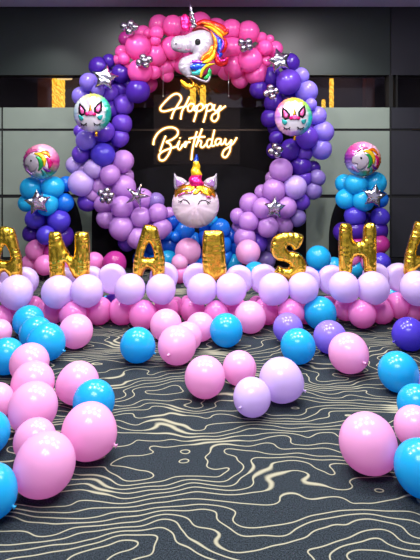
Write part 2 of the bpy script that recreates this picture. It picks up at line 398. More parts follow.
# ---- the round arch: px, py, radius, colour, layer (0 front .. 3 back)
ARCH = [
 # top, hot pink
 (159,25,9.5,'hp',2),(173,26,10,'hp',1),(148.5,34,5,'hp',1),(156.5,33,6.5,'hp',0),(155.5,40.5,5,'hp',0),(138,47,12,'hp',0),(126,39,7,'mg',2),
 (156,55,11,'hp',1),(172,48,11,'hp',1),(122,52,6.5,'hp',1),(117.5,60,5,'hp',1),(124,58.5,5.5,'hp',0),(126,67,5.5,'hp',1),(140,71.5,11.5,'hp',0),
 (154,72.5,6.5,'hp',1),(165,68,9,'hp',2),(167,75,6.5,'hp',2),(149,84,8,'mg',3),(183,28,11,'hp',2),(200,24,11,'hp',2),(216,30,11,'hp',2),
 (180,44,11,'hp',2),(195,44,11,'hp',2),(212,48,11,'hp',2),(183,62,11,'hp',2),(200,64,11,'hp',2),(216,62,11,'hp',2),(177,61,9,'hp',2),
 (231.5,30,10,'hp',1),(248,32.5,10.8,'hp',1),(261.5,38,5.5,'hp',1),(269.5,39.5,4.5,'hp',1),(265,47.5,7,'hp',0),(275,49,7.5,'hp',1),
 (231.5,48.5,11.5,'hp',1),(250,60,11.5,'hp',0),(265,61,6,'hp',1),(235,66,11,'hp',1),(257,74,11,'hp',1),(240,79,8.5,'hp',2),(226,70,9,'hp',2),(263,52,9,'hp',2),(150,44,10,'hp',2),(143,34,8,'hp',2),
 # right side, purple
 (259,89,9,'dp',1),(271,77,9.5,'dp',1),(290,63,9,'dp',1),(288.5,82,11.8,'vp',0),(300,76.5,8.5,'pw',1),(306.5,91.5,10.5,'pw',1),
 (273.5,103,9,'dp',1),(270,118,8.5,'dp',1),(311,104,5.5,'pw',0),(317,116,9,'pw',1),(323,132,10.2,'pw',1),(307,137.5,10.5,'vp',0),
 (321,149,10,'pw',1),(291,150,10.5,'dp',1),(303,153,9,'vp',1),(276,138,6.5,'dp',1),(286,98,10,'dp',2),(300,102,10,'vp',2),
 (277,126,9,'dp',2),(296,120,12,'dp',2),(312,125,9,'vp',2),(283,109,8,'dp',2),(275,150,8,'dp',2),
 (301,166,10,'dp',1),(313,168,7,'dp',2),(281,170,11,'li',0),(304,178,8,'vp',1),(317,178,8,'gl',1),(295,187,11,'pl',0),(313,190.5,8.5,'gl',1),
 (274,190,11,'li',0),(272,178,6.5,'li',2),(262,192,7,'li',1),(301,201.5,8.5,'vp',1),(250,203.5,10,'li',1),(262.5,208,9.8,'li',0),
 (286,207,10,'li',0),(297,217.5,8.5,'gl',1),(284,224,9,'li',1),(248.5,221.5,9.3,'li',0),(268,227,9.8,'li',0),(238,216,7.5,'li',1),
 (245,238,10.3,'li',0),(258,243,9,'vp',1),(275,214,10,'li',2),(288,196,10,'li',2),(259,225,10,'li',2),(285,234,8,'gl',2),(240,228,8,'li',2),(306,190,8,'gl',2),
 # left side, purple
 (99,67,9.5,'dp',1),(109,61,6.5,'dp',1),(121,73.5,9,'dp',1),(88.5,82,8.5,'pw',0),(98,90,6.5,'pw',0),(81,96,8.5,'pw',1),(138,91,11.3,'dp',0),
 (109,94,9,'vp',1),(123,105,10,'vp',1),(112,109,8.5,'dp',1),(122,123.5,9.5,'vp',1),(104,131.5,10,'vp',0),(120,138,8.5,'vp',1),
 (86,140,9.5,'pw',0),(81,154,8.5,'vp',1),(91,150,9,'dp',2),(80,131,6,'vp',1),(103,155,11.3,'ip',0),(121,90,9,'dp',2),(107,78,10,'dp',2),(111,145,8,'dp',2),
 (98,110,12,'dp',2),(95,128,9,'vp',2),(99,142,9,'vp',2),(128,84,8,'dp',2),
 (123,161,10.3,'li',1),(75,165,8.5,'pl',2),(93,169,9,'pl',0),(110,174.5,9.5,'li',0),(126,176,7.5,'li',2),(81,183,12,'pl',0),(98,186,9.3,'li',1),
 (124,187,11.2,'li',1),(87,202,8.8,'vp',1),(92,194,9,'li',1),(104,203,10,'li',1),(122,207,10.5,'li',0),(142.5,199,10,'li',1),(156,201,8,'gl',1),
 (141,217,9.5,'li',0),(158,213,9,'li',0),(169,214,6.5,'li',1),(106,218.5,9,'li',1),(121.5,228,11.7,'li',0),(162,228.5,9.5,'li',0),(138,238,10.5,'li',0),
 (127,242,8.5,'vp',1),(111,188,9,'li',2),(132,220,10,'li',2),(150,214,9,'li',2),(151,233,9.5,'li',1),(135,205,9,'li',2),(86,172,9,'pl',2),(115,200,10,'li',2),
 # bottom, blue and pink
 (172,222,8,'rb',1),(184,231,10,'bb',1),(167.5,234,5.2,'bb',0),(175.3,236.5,4.8,'bb',0),(170,245,10,'rb',1),(193,241,8.5,'bb',1),(212,220.5,6,'sb',1),
 (220,228.5,9.5,'bb',1),(207,229,7.5,'rb',2),(221,245,10,'bb',1),(205,239,8,'rb',1),(168,259,8.5,'sb',0),(224,258,9,'bb',1),
 (188,251,12,'pk',-1),(233,263,8.5,'sb',1),(248,252,11.5,'pk',-1),(154,246,9,'rb',2),(156,261,9,'bb',2),(196,258,10,'rb',2),(210,254,10,'rb',2),(237,248,9,'rb',2),(231,236,8,'rb',2),
 (142,259,9,'rb',2),(266,260,9,'gl',2),(273,243,9,'gl',2),(202,270,8,'bb',1),(218,268,8,'rb',1),(186,268,8,'rb',2),
]
NUM = {1:'one',2:'two',3:'three',4:'four',5:'five',6:'six',7:'seven',8:'eight',9:'nine',10:'ten',11:'eleven',12:'twelve'}
ORD = {2:['upper','lower'],3:['upper','middle','lower'],4:['topmost','second','third','lowest'],5:['topmost','second','third','fourth','lowest'],6:['topmost','second','third','fourth','fifth','lowest'],7:['topmost','second','third','fourth','fifth','sixth','lowest']}
bins = {}
for e in ARCH:
    dx, dy = e[0]-199, -(e[1]-143); rad = math.hypot(dx, dy)
    h = (math.degrees(math.atan2(dx, dy))/15) % 24; h = int(round(h)) % 24
    hour = ((h//2)-1) % 12+1
    clock = ('half past ' if h % 2 else '')+NUM[hour]+('' if h % 2 else " o'clock")
    band = 'inner edge' if rad < 86 else ('outer edge' if rad > 108 else 'middle band')
    size = 'small' if e[2] < 7 else ('large' if e[2] >= 11 else 'medium')
    bins.setdefault((size, e[3], band, clock), []).append(e)
lab = {}
for (size, c, band, clock), L in bins.items():
    L.sort(key=lambda e: e[1])
    for i, e in enumerate(L):
        s = '%s %s balloon, %s of the arch near %s' % (size, LC[c][1], band, clock)
        if len(L) > 1: s += ', '+ORD[len(L)][i]
        lab[id(e)] = s
AZ = {-1:6.62, 0:6.82, 1:6.95, 2:7.08, 3:7.18}
for e in ARCH:
    px, py, r, c, l = e; d = AZ[l]
    c0 = P(px, py, d); r0 = r*d/F*1.09; c0.z = max(c0.z, r0*.95)
    ball(c0, r0, c, lab[id(e)], 'balloons of the round arch')
# chrome mini balloons in clusters on the arch
MINI = {
 'on the pink upper left of the arch rim': [(124.3,26.5),(131,24),(129.5,31.5),(135,27.5)],
 'in the middle of the pink upper left arch': [(143.3,57.5),(139.5,62.5),(146,64),(149,59.5),(144.5,61)],
 'on the pink upper right arch': [(241.5,42.5),(248.5,42),(243.5,48.5),(249,47)],
 'under the star on the upper right arch': [(270.5,88),(267,93.5),(272.5,96),(275.5,91.5),(271,92.5)],
 'below the round foil on the right arch': [(275.5,146.5),(271.5,151.5),(277,154),(279.5,149.5)],
 'on the lilac left side of the arch': [(101,193),(107,191),(111,195.5),(103.5,199),(109,200.5),(105.5,196)],
}
for where, pts in MINI.items():
    n = len(pts); order = sorted(range(n), key=lambda i: pts[i][1])
    for i, (px, py) in enumerate(pts):
        w = ORD[n][order.index(i)]
        ball(P(px, py, 6.60-.02*(i == n-1)), 4.2*6.6/F, None, '%s chrome mini balloon %s' % (w, where), 'chrome mini balloons on the arch', name='mini_balloon', mat_=mini, sub=2)
build_balls()

# ------------------------------------------------------------------ foil letters
def foil_letter(ch, px, py, d, outline, holes, label, w=.058, T=.055):
    s = d/F
    def m(p): return ((p[0]-px)*s, -(p[1]-py)*s)
    ol = [m(p) for p in outline]; hs = [[m(p) for p in h] for h in holes]
    me = puff(ol, T, w, .009, holes=hs, wrinkle=.11, freq=75, seed=ord(ch)+int(px))
    o = link('foil_letter', me, gold, None, P(px, py, d))
    tag(o, label, 'letter balloon', 'gold foil letters')
    o['kind'] = 'thing'
    return o
def off(pts, dx, dy=0): return [(x+dx, y+dy) for x, y in pts]
A_out = smooth_poly([(143.5,225.5),(147,224.5),(151,225),(156,226.5),(158.5,231),(161.5,244),(164.5,256),(165,262),(164,276),(158,278.5),(153,277),(151.5,271),(147.5,268.8),(144.5,271),(142.5,276),(138,278),(133.5,276.5),(132.8,270),(134,258),(137,246),(141,233)], 3)
A_hole = smooth_poly([(149,243),(151.8,247),(154,255.5),(151.5,257.3),(147,257.3),(144,256),(146,248)], 3)
foil_letter('A', 148.5, 252, 4.93, A_out, [A_hole], 'gold foil letter A standing between the N and the I')
foil_letter('A', 6, 254, 4.93, [((x-148.5)*1.06+5, (y-252)*1.03+254.5) for x, y in A_out], [[((x-148.5)*1.06+5, (y-252)*1.03+254.5) for x, y in A_hole]], 'gold foil letter A cut by the left edge, first of the row')
foil_letter('A', 421, 250, 4.93, [((x-148.5)*1.08+420.5, (y-252)*1.03+249.5) for x, y in A_out], [[((x-148.5)*1.08+420.5, (y-252)*1.03+249.5) for x, y in A_hole]], 'gold foil letter A cut by the right edge, last of the row')
foil_letter('N', 69, 256, 4.93, smooth_poly([(49,233.5),(53,231.5),(60,232),(62.5,239),(66,247),(70,254),(73,256.5),(74.5,252),(74.3,240),(75,233.5),(78,231.5),(85,231.5),(89,234),(90,248),(90,262),(89,277),(83,279.5),(76,279),(72,274),(68.5,267),(65.8,262),(65,266),(65,273),(66,280),(58,281),(51,280),(49.5,270),(48.5,250)], 3), [], 'gold foil letter N standing on lavender balloons')
foil_letter('I', 213.5, 256, 4.93, smooth_poly([(203.5,232),(209,230.5),(217,230),(223,231.5),(224.5,240),(225.5,256),(226.5,271),(224,276),(218,279),(213.5,283),(209,279),(204.5,275.5),(202.5,268),(202,250)], 3), [], 'gold foil letter I standing in the middle of the row', w=.06)
foil_letter('S', 290, 256, 4.93, smooth_poly([(303,235.5),(303.5,239),(300,247),(294,250.5),(291.5,247),(288.5,245.5),(287,247.5),(289,250.5),(297,252),(303.5,257),(306.5,264),(305.5,272),(300,277),(292,280),(285,279),(278,275),(274,272.5),(276.5,268.5),(278.5,265.5),(284,267.5),(288.5,267.5),(289.5,264.5),(285,262),(277,260),(271.5,254),(270,247),(272.5,238.5),(279,233.5),(287,231.8),(296,232.5)], 3), [], 'gold foil letter S standing between the I and the H', w=.05)
foil_letter('H', 358, 250, 4.93, smooth_poly([(340,225),(345,223),(351,224.5),(352.5,230),(353,238),(355.5,241.5),(360,241.5),(362.5,238),(363,229),(365,224),(370,222.5),(375.5,225),(376.5,238),(376.5,258),(376,272),(372,276),(366,275.5),(363.5,270),(363,260),(360,256.5),(356,256.5),(353,260),(352,270),(350,275),(344,276),(339.5,273),(338.5,258),(338.5,240)], 3), [], 'gold foil letter H standing between the S and the last A')

# ------------------------------------------------------------------ star foils
def star_out(cx, cy, R, rin, rot, n=5):
    out = []
    for k in range(2*n):
        a = math.radians(rot)+math.pi*k/n; r = R if k % 2 == 0 else R*rin
        out.append((cx+r*math.sin(a), cy+r*math.cos(a)))
    return out
def star(px, py, d, R, rot, label, rin=.56, n=5, tilt=0):
    s = d/F
    o = empty('star_foil', P(px, py, d))
    o.rotation_euler = (0, 0, math.radians(tilt))
    link('star_body', puff(star_out(0,0,R*s,rin,rot,n), R*s*.26, R*s*.34, R*s*.11, wrinkle=.25, freq=200, seed=int(px)), chrome, o)
    # heat-seal tab with the filling tail
    a = math.radians(rot+180/n)
    v, f = tube([Vector((math.sin(a)*R*s*q, 0, math.cos(a)*R*s*q)) for q in (.48,.6,.72)], [.010,.007,.004], 8)
    link('filling_tail', mesh_of(v, f), chrome, o)
    tag(o, label, 'star balloon', 'silver star foils')
star(105,78,6.62,14,8,'silver foil star above the round foil on the left of the arch', tilt=14)
star(279,60.5,6.6,13,-14,'silver foil star where pink meets purple on the upper right arch', tilt=-12)
star(137,196,6.62,13.5,20,'silver spiky star on the lilac lower left of the arch', rin=.36, tilt=10)
star(274.5,208,6.58,11.5,4,'silver foil star on the lilac lower right of the arch', tilt=-8)
star(38,202.5,6.45,13.5,-6,'silver foil star on the left tower of blue balloons', tilt=22)
star(374,196,6.42,12.5,10,'silver foil star on the right tower of blue balloons', tilt=-10)

# ------------------------------------------------------------------ coloured foil materials
def foilc(name, col, metal=.55, rough=.22, bump=.25): return princ(name, col, rough, metal, bump=bump, bscale=25)
FW = foilc('white_foil', (158,150,162), .15, .3, .12)
FC = {'red':foilc('red_foil',(205,30,30)), 'orange':foilc('orange_foil',(245,120,20)), 'yellow':foilc('yellow_foil',(250,205,40)), 'green':foilc('green_foil',(40,160,80)),
      'blue':foilc('blue_foil',(30,70,200)), 'purple':foilc('purple_foil',(120,40,160)), 'magenta':foilc('magenta_foil',(225,30,120)), 'pink':foilc('pink_foil',(245,110,180)),
      'teal':foilc('teal_foil',(60,180,175)), 'gold':foilc('golden_foil',(235,170,40),.9), 'brown':foilc('maroon_foil',(120,25,35)), 'white':FW, 'lilacf':foilc('lilac_foil',(190,140,210))}
ink = princ('black_print', (10,9,12), .6, spec=.15)

# ------------------------------------------------------------------ top unicorn head foil
def unicorn_head():
    d = 6.42; s = d/F; ox, oy = 165, 5; k = 6.0; cx, cy = 199, 53
    def q(p): return ((ox+p[0]/k-cx)*s, -(oy+p[1]/k-cy)*s)
    o = empty('unicorn_head_foil', P(cx, cy, d))
    tag(o, 'big unicorn head foil with rainbow mane at the top of the arch', 'foil balloon')
    head = smooth_poly([(168,158),(120,180),(62,188),(38,212),(34,245),(46,270),(78,282),(118,289),(150,283),(166,292),(132,306),(98,322),(80,358),(90,400),(128,434),(152,442),(170,400),(210,350),(240,310),(285,262),(294,225),(290,188),(268,160),(220,148)], 3)
    link('head', puff([q(p) for p in head], .075, .10, .012, wrinkle=.10, freq=130), FW, o)
    ear = smooth_poly([(108,60),(135,62),(152,95),(150,140),(142,162),(112,162),(96,132),(92,92)], 3)
    link('ear', puff([q(p) for p in ear], .035, .05, .010, wrinkle=.3, freq=200, base=lambda x,z:-.02), FC['magenta'], o)
    # spiral horn
    V, Fc = [], []
    a, b = Vector((q((172,140))[0], -.03, q((172,140))[1])), Vector((q((150,-5))[0], -.03, q((150,-5))[1]))
    m = 60; n = 20
    for i in range(m+1):
        t = i/m; c = a.lerp(b, t); r = .040*(1-t)**.8+.005
        for j in range(n):
            an = 2*math.pi*j/n; rr = r*(1+.22*math.sin(2*an+t*26))
            V.append((c.x+rr*math.cos(an), c.y+rr*math.sin(an), c.z))
    for i in range(m):
        for j in range(n): Fc.append((i*n+j, i*n+(j+1)%n, (i+1)*n+(j+1)%n, (i+1)*n+j))
    Fc.append(tuple(range(n))); Fc.append(tuple(m*n+j for j in range(n)))
    link('horn', mesh_of(V, Fc), chrome, o)
    locks = [  # centre line, widths, colour, depth, thickness
     ([(165,160),(200,140),(250,150),(285,180)], (14,36,30,8), 'brown', .0),
     ([(180,125),(230,105),(290,120),(340,140),(372,170),(378,140)], (20,40,46,44,24,2), 'red', .01),
     ([(215,112),(270,122),(320,155),(355,180),(375,165)], (6,26,32,26,2), 'orange', -.02),
     ([(235,130),(285,150),(325,185),(350,215)], (6,22,26,4), 'yellow', -.035),
     ([(265,160),(305,190),(330,240),(328,300),(300,330)], (14,44,52,34,4), 'blue', .0),
     ([(355,195),(362,235),(345,275),(310,310)], (8,30,34,4), 'red', .0),
     ([(300,180),(345,220),(345,260),(320,300)], (6,16,20,4), 'purple', -.03),
     ([(275,165),(300,215),(302,265),(285,305)], (8,24,24,4), 'orange', -.045),
     ([(288,250),(270,295),(235,320),(215,345)], (22,36,32,6), 'orange', -.04),
     ([(300,275),(285,320),(250,345),(220,352)], (12,26,26,4), 'yellow', -.055),
     ([(292,235),(302,290),(320,345),(360,350),(378,310)], (10,30,42,34,2), 'red', -.005),
     ([(310,300),(330,340),(360,335),(372,318)], (6,16,18,2), 'magenta', -.04),
     ([(150,362),(165,345),(205,350),(240,345)], (10,30,34,6), 'purple', -.03),
     ([(152,385),(180,375),(215,375),(260,360)], (20,44,44,8), 'blue', -.04),
     ([(160,415),(200,410),(235,385),(265,365)], (16,34,28,4), 'teal', -.045),
     ([(215,440),(225,400),(255,370),(300,360)], (14,22,22,4), 'yellow', -.06),
     ([(235,450),(262,430),(268,400),(262,385)], (18,30,26,4), 'green', -.05),
     ([(130,434),(170,438),(210,455),(250,465),(268,440),(270,410)], (10,16,14,14,12,2), 'white', -.055),
    ]
    for i, (cl, w, c, dy) in enumerate(locks):
        ol = [q(p) for p in strand(cl, w)]
        mw = max(w)/k*s
        link('mane_lock', puff(ol, .03, mw*.5, .008, base=lambda x,z,dy=dy: dy-.02, wrinkle=.15, freq=150, seed=i), FC[c], o)
    ey = -.088
    eye = smooth_poly([(180,230),(188,215),(202,212),(213,222),(212,240),(200,247),(186,245)], 3)
    e = link('eye', puff([q(p) for p in eye], .006, .02, .006, base=lambda x,z: -.087), ink, o)
    v, f = tube([Vector((q(p)[0], -.095, q(p)[1])) for p in ((196,222),(200,219),(204,222))], .0018, 8)
    link('eye_glint', mesh_of(v, f), FW, e)
    no = smooth_poly([(62,240),(68,236),(73,241),(68,247)], 2)
    link('nostril', puff([q(p) for p in no], .004, .01, .004, base=lambda x,z: -.078), ink, o)
    v, f = tube(catmull([Vector((q(p)[0], -.060, q(p)[1])) for p in ((75,268),(105,264),(135,276),(158,272))], 4), .0028, 6)
    link('mouth', mesh_of(v, f), FC['pink'], o)
    # gold ribbon tails under the chest
    for cl, w in (([(95,448),(110,470),(140,490),(168,485),(170,465)], (8,30,38,26,4)), ([(150,440),(175,475),(195,505),(205,540)], (6,14,12,4)), ([(185,470),(200,490),(222,495),(238,480)], (8,12,12,3))):
        link('ribbon_tail', puff([q(p) for p in strand(cl, w)], .012, .03, .008, base=lambda x,z:-.02, wrinkle=.3, freq=150), FC['gold'], o)
unicorn_head()

# ------------------------------------------------------------------ round foils
def disc_foil(px, py, d, rx, rz, ringmat, T=.42, seed=0):
    s = d/F; R = (rx+rz)/2*s
    n = 72
    ol = [(rx*s*math.cos(2*math.pi*i/n)*(1+.012*math.sin(i*2.7)), rz*s*math.sin(2*math.pi*i/n)*(1+.012*math.sin(i*2.7))) for i in range(n)]
    o = empty('round_foil', P(px, py, d))
    def surf(x, z):
        q = min(1, math.hypot(x/(rx*s), z/(rz*s))); return -T*R*math.sqrt(max(0, 1-q*q))
    link('foil_body', puff(ol, T*R, R, R*.07, wrinkle=.05, freq=120, seed=seed), ringmat, o)
    def pr(name, pts, c, parent=None, lift=.004, th=.003):      # a print on the front of the foil
        pp = [(x*s, -y*s) for x, y in pts]
        return link(name, puff(pp, th, .01, max(.004, R*.05), base=lambda x,z: surf(x,z)-lift), c, parent or o)
    def line(name, pts, rad, c):
        pp = []
        for x, y in catmull([Vector(p) for p in pts], 5): pp.append(Vector((x*s, surf(x*s, -y*s)-.004, -y*s)))
        v, f = tube(pp, rad, 6); return link(name, mesh_of(v, f), c, o)
    return o, pr, line
def ringmat(name, stops, rad, white=(205,200,210), inner=.66):
    """White middle, a rim whose printed colour goes round the circle."""
    m, nt, out = mat(name)
    N = nt.nodes; L = nt.links
    tc = N.new('ShaderNodeTexCoord'); sep = N.new('ShaderNodeSeparateXYZ'); L.new(tc.outputs['Object'], sep.inputs[0])
    at = N.new('ShaderNodeMath'); at.operation = 'ARCTAN2'; L.new(sep.outputs['Z'], at.inputs[0]); L.new(sep.outputs['X'], at.inputs[1])
    mr = N.new('ShaderNodeMapRange'); mr.inputs['From Min'].default_value = -math.pi; mr.inputs['From Max'].default_value = math.pi
    L.new(at.outputs[0], mr.inputs['Value'])
    cr = N.new('ShaderNodeValToRGB'); e = cr.color_ramp.elements
    e[0].position = 0; e[0].color = lin(stops[0]); e[1].position = 1; e[1].color = lin(stops[0])
    for i, c in enumerate(stops[1:], 1):
        x = e.new(i/len(stops)); x.color = lin(c)
    L.new(mr.outputs[0], cr.inputs['Fac'])
    cx = N.new('ShaderNodeCombineXYZ'); L.new(sep.outputs['X'], cx.inputs[0]); L.new(sep.outputs['Z'], cx.inputs[1])
    ln = N.new('ShaderNodeVectorMath'); ln.operation = 'LENGTH'; L.new(cx.outputs[0], ln.inputs[0])
    nz = N.new('ShaderNodeTexNoise'); nz.inputs['Scale'].default_value = 22; L.new(tc.outputs['Object'], nz.inputs['Vector'])
    ad = N.new('ShaderNodeMath'); ad.operation = 'MULTIPLY_ADD'; ad.inputs[1].default_value = rad*.35; L.new(nz.outputs['Fac'], ad.inputs[0]); L.new(ln.outputs['Value'], ad.inputs[2])
    m2 = N.new('ShaderNodeMapRange'); m2.inputs['From Min'].default_value = rad*(inner+.17); m2.inputs['From Max'].default_value = rad*(inner+.33); L.new(ad.outputs[0], m2.inputs['Value'])
    mx = N.new('ShaderNodeMix'); mx.data_type = 'RGBA'; mx.inputs['A'].default_value = lin(white); L.new(m2.outputs[0], mx.inputs['Factor']); L.new(cr.outputs['Color'], mx.inputs['B'])
    b = N.new('ShaderNodeBsdfPrincipled'); b.inputs['Roughness'].default_value = .25; b.inputs['Metallic'].default_value = .35
    L.new(mx.outputs['Result'], b.inputs['Base Color']); L.new(b.outputs[0], out.inputs[0]); return m
def leaf(cx, cy, w, h, rot, tip=True):
    pts = [(0,-h/2),(w*.32,-h*.15),(w*.5,h*.2),(w*.3,h*.5),(-w*.3,h*.5),(-w*.5,h*.2),(-w*.32,-h*.15)]
    a = math.radians(rot); ca, sa = math.cos(a), math.sin(a)
    return [(cx+x*ca-y*sa, cy+x*sa+y*ca) for x, y in pts]
def blob(cx, cy, rx, ry, n=10): return [(cx+rx*math.cos(2*math.pi*i/n), cy+ry*math.sin(2*math.pi*i/n)) for i in range(n)]
def face_foil(px, py, stops, label, horn, knot):
    d = 6.45
    o, pr, line = disc_foil(px, py, d, 19, 19.5, ringmat('rainbow_rim_foil', stops, 19*d/F), seed=int(px))
    tag(o, label, 'foil balloon', 'round unicorn face foils')
    for sgn, c in ((-1, (-9.5,-3.5)), (1, (8,-5.5))):
        e = pr('ear', leaf(c[0], c[1], 8.2, 13.5, sgn*20), ink)
        pr('inner_ear', leaf(c[0]+sgn*-.2, c[1]+.8, 4.4, 8.5, sgn*20), FC['pink'], e, lift=.009)
    pr('horn', [(-2.2,0),(1.6,0),(-.3,-9.5)], FC['gold'], lift=.008)
    pr('flower', blob(-3.6,1.6,2.2,2), FC['magenta'], lift=.009); pr('flower', blob(0,1,2.9,2.6), FC['pink'], lift=.010); pr('flower', blob(3.6,1.9,2,1.8), FC['magenta'], lift=.009)
    pr('flower_leaf', leaf(-10.5,5,5,7,-40), FC['teal']); pr('flower_leaf', leaf(9.5,4.5,5,6,50), FC['teal'])
    for ex in (-7.5, 6):
        line('eyelashes', [(ex-3.2,10.2),(ex-1.2,12),(ex+1.4,12),(ex+3.2,10.4)], .006, ink)
        for t in (-2.2,0,2.2): line('eyelashes', [(ex+t,11.6),(ex+t*1.35,13.4)], .004, ink)
    s = d/F
    v, f = tube([Vector((knot*s, -.01, -19*s)), Vector((knot*s, -.01, -21*s)), Vector((knot*s, -.01, -23.5*s))], [.022,.012,.022], 8)
    link('tail', mesh_of(v, f), FC['gold'], o)
face_foil(92.5,113, [(170,200,220),(150,120,200),(210,200,225),(40,150,140),(20,140,130),(60,190,150),(235,225,90),(220,225,230)], 'round unicorn face foil with green rim on the left of the arch', 0, 4)
face_foil(293.5,117, [(190,130,210),(240,190,210),(170,120,210),(60,170,200),(40,190,190),(150,215,90),(250,210,60),(240,110,140)], 'round unicorn face foil with yellow and rainbow rim on the right of the arch', 0, 1)

def orb_foil(px, py, stops, label):
    d = 6.62
    o, pr, line = disc_foil(px, py, d, 18, 17.5, ringmat('pink_rim_foil', stops, 18*d/F, white=(235,215,232), inner=.55), T=.8, seed=int(px))
    tag(o, label, 'foil balloon', 'round rainbow unicorn foils')
    pr('unicorn_print', smooth_poly([(-13,-1),(-9,-6),(-3,-6.5),(1,-3),(2,3),(-2,9),(-8,10),(-9,5),(-13,3.5)], 3), FW, lift=.006)
    for cl, w, c in (([(-3,-8),(3,-7),(7,-2),(7,5)], (1,4,4,1), 'yellow'), ([(-1,-5),(3,-2),(4,4),(1,9)], (1,4,4,1), 'green'), ([(2,-9),(8,-9),(12,-4)], (1,4,1), 'orange'),
                     ([(9,-4),(12,1),(11,7)], (1,4.5,1), 'magenta'), ([(-9,-8),(-4,-11),(2,-11)], (1,3,1), 'pink'), ([(6,6),(9,9),(12,9)], (1,3,1), 'purple'), ([(4,8),(6,12),(4,14)], (1,3,1), 'teal'), ([(-13,7),(-10,11),(-6,13)], (1,3,1), 'lilacf')):
        pr('mane_print', strand(cl, w), FC[c], lift=.010)
    e = pr('eye_print', blob(-5.5,-1,.9,1.1), ink, lift=.014)
orb_foil(41.5,161.5, [(120,40,130),(200,150,220),(150,220,230),(60,150,90),(200,40,130),(240,180,210),(250,170,200),(190,60,120)], 'round rainbow unicorn foil on top of the left tower')
orb_foil(362.5,159, [(110,50,150),(170,180,230),(60,160,110),(230,70,60),(245,140,60),(245,190,215),(245,150,200),(200,70,140)], 'round rainbow unicorn foil on top of the right tower')

def big_face():
    d = 6.38; s = d/F
    o = empty('unicorn_face_foil', P(195.5, 204.5, d))
    tag(o, 'large round unicorn face foil with gold fringe and rainbow horn on blue balloons', 'foil balloon')
    R = 23.6*s; T = .55
    n = 80
    ol = [(R*math.cos(2*math.pi*i/n)*(1+.008*math.sin(i*2.9)), R*math.sin(2*math.pi*i/n)*(1+.008*math.sin(i*2.9))) for i in range(n)]
    link('foil_body', puff(ol, T*R, R, R*.06, wrinkle=.035, freq=120), princ('pearl_foil', (225,205,218), .3, .2), o)
    def surf(x, z): q = min(1, math.hypot(x, z)/R); return -T*R*math.sqrt(max(0, 1-q*q))
    cx, cy, k = 215, 380, 7.0
    def q(p): return ((p[0]-cx)/k*s, -(p[1]-cy)/k*s)
    def pr(name, pts, c, lift=.006, th=.01, w=.02, parent=None, flat=None):
        return link(name, puff([q(p) for p in pts], th, w, .009, base=(lambda x,z: surf(x,z)-lift) if flat is None else (lambda x,z: flat), wrinkle=.15, freq=160), c, parent or o)
    for sg in (-1, 1):
        M = lambda p: (cx+sg*(p[0]-cx), p[1]) if sg < 0 else p
        outer = [(362,160),(345,180),(300,195),(268,228),(300,250),(345,275),(362,262),(366,215)]
        e = pr('ear', [M(p) for p in smooth_poly(outer,3)], FW, th=.03, w=.05, flat=-.03)
        inner = [(345,195),(312,212),(290,232),(318,250),(345,255),(350,225)]
        pr('inner_ear', [M(p) for p in smooth_poly(inner,3)], FC['lilacf'], th=.012, flat=-.062, parent=e)
    fringe = [([(75,325),(85,290),(120,262),(160,245)],(6,34,40,14),'gold'), ([(100,305),(140,275),(185,255),(215,250)],(8,44,46,12),'gold'), ([(150,300),(175,275),(205,260)],(4,36,16),'yellow'),
              ([(215,250),(250,258),(300,280),(330,310)],(12,48,46,8),'gold'), ([(200,300),(225,285),(245,262)],(4,34,14),'yellow'), ([(265,285),(300,300),(318,325)],(22,26,6),'yellow'),
              ([(300,262),(335,285),(355,322)],(12,34,6),'gold'), ([(95,318),(120,300),(150,290)],(6,16,4),'pink'), ([(150,285),(178,290),(205,280)],(4,13,4),'pink'), ([(290,325),(308,318),(325,330)],(6,16,6),'pink'),
              ([(120,275),(150,265),(185,268)],(4,16,4),'white'), ([(250,300),(262,290),(285,296)],(3,12,4),'orange'), ([(330,300),(345,312),(352,330)],(4,12,3),'orange')]
    for i, (cl, w, c) in enumerate(fringe): pr('fringe_lock', strand(cl, w), FC[c], lift=.006+.0016*i, th=.016)
    # twisted horn in three colours
    a, b = Vector((q((218,248))[0], -.07, q((218,248))[1])), Vector((q((222,28))[0], -.05, q((222,28))[1]))
    segs = [(0,.34,'magenta'),(.34,.78,'yellow'),(.78,1.0,'blue')]
    for t0, t1, c in segs:
        V, Fc = [], []; m = 24; n = 20
        for i in range(m+1):
            t = t0+(t1-t0)*i/m; p = a.lerp(b, t); r = .086*(1-t)**.85+.008
            for j in range(n):
                an = 2*math.pi*j/n; rr = r*(1+.14*math.sin(an+t*22))
                V.append((p.x+rr*math.cos(an), p.y+rr*math.sin(an)*.7, p.z))
        for i in range(m):
            for j in range(n): Fc.append((i*n+j, i*n+(j+1)%n, (i+1)*n+(j+1)%n, (i+1)*n+j))
        Fc.append(tuple(range(n))); Fc.append(tuple(m*n+j for j in range(n)))
        link('horn_section', mesh_of(V, Fc), FC[c], o)
    def line(pts, rad):
        pp = [Vector((q(p)[0], surf(*q(p))-.003, q(p)[1])) for p in catmull([Vector(p) for p in pts], 5)]
        return tube([Vector(p) for p in pp], rad, 6)
    for name, arcs in (('closed_eye', [[(112,352),(135,340),(158,345),(178,370)], [(112,352),(98,348)], [(120,352),(100,360)], [(126,350),(112,366)]]),
                       ('closed_eye', [[(235,370),(252,346),(278,342),(308,358)], [(308,358),(322,352)], [(302,360),(318,366)], [(294,356),(304,374)]])):
        V, Fc = [], []
        for a_ in arcs:
            v, f = line(a_, .0055 if len(a_) > 2 else .004); b0 = len(V); V += v; Fc += [tuple(b0+i for i in t) for t in f]
        link(name, mesh_of(V, Fc), ink, o)
big_face()

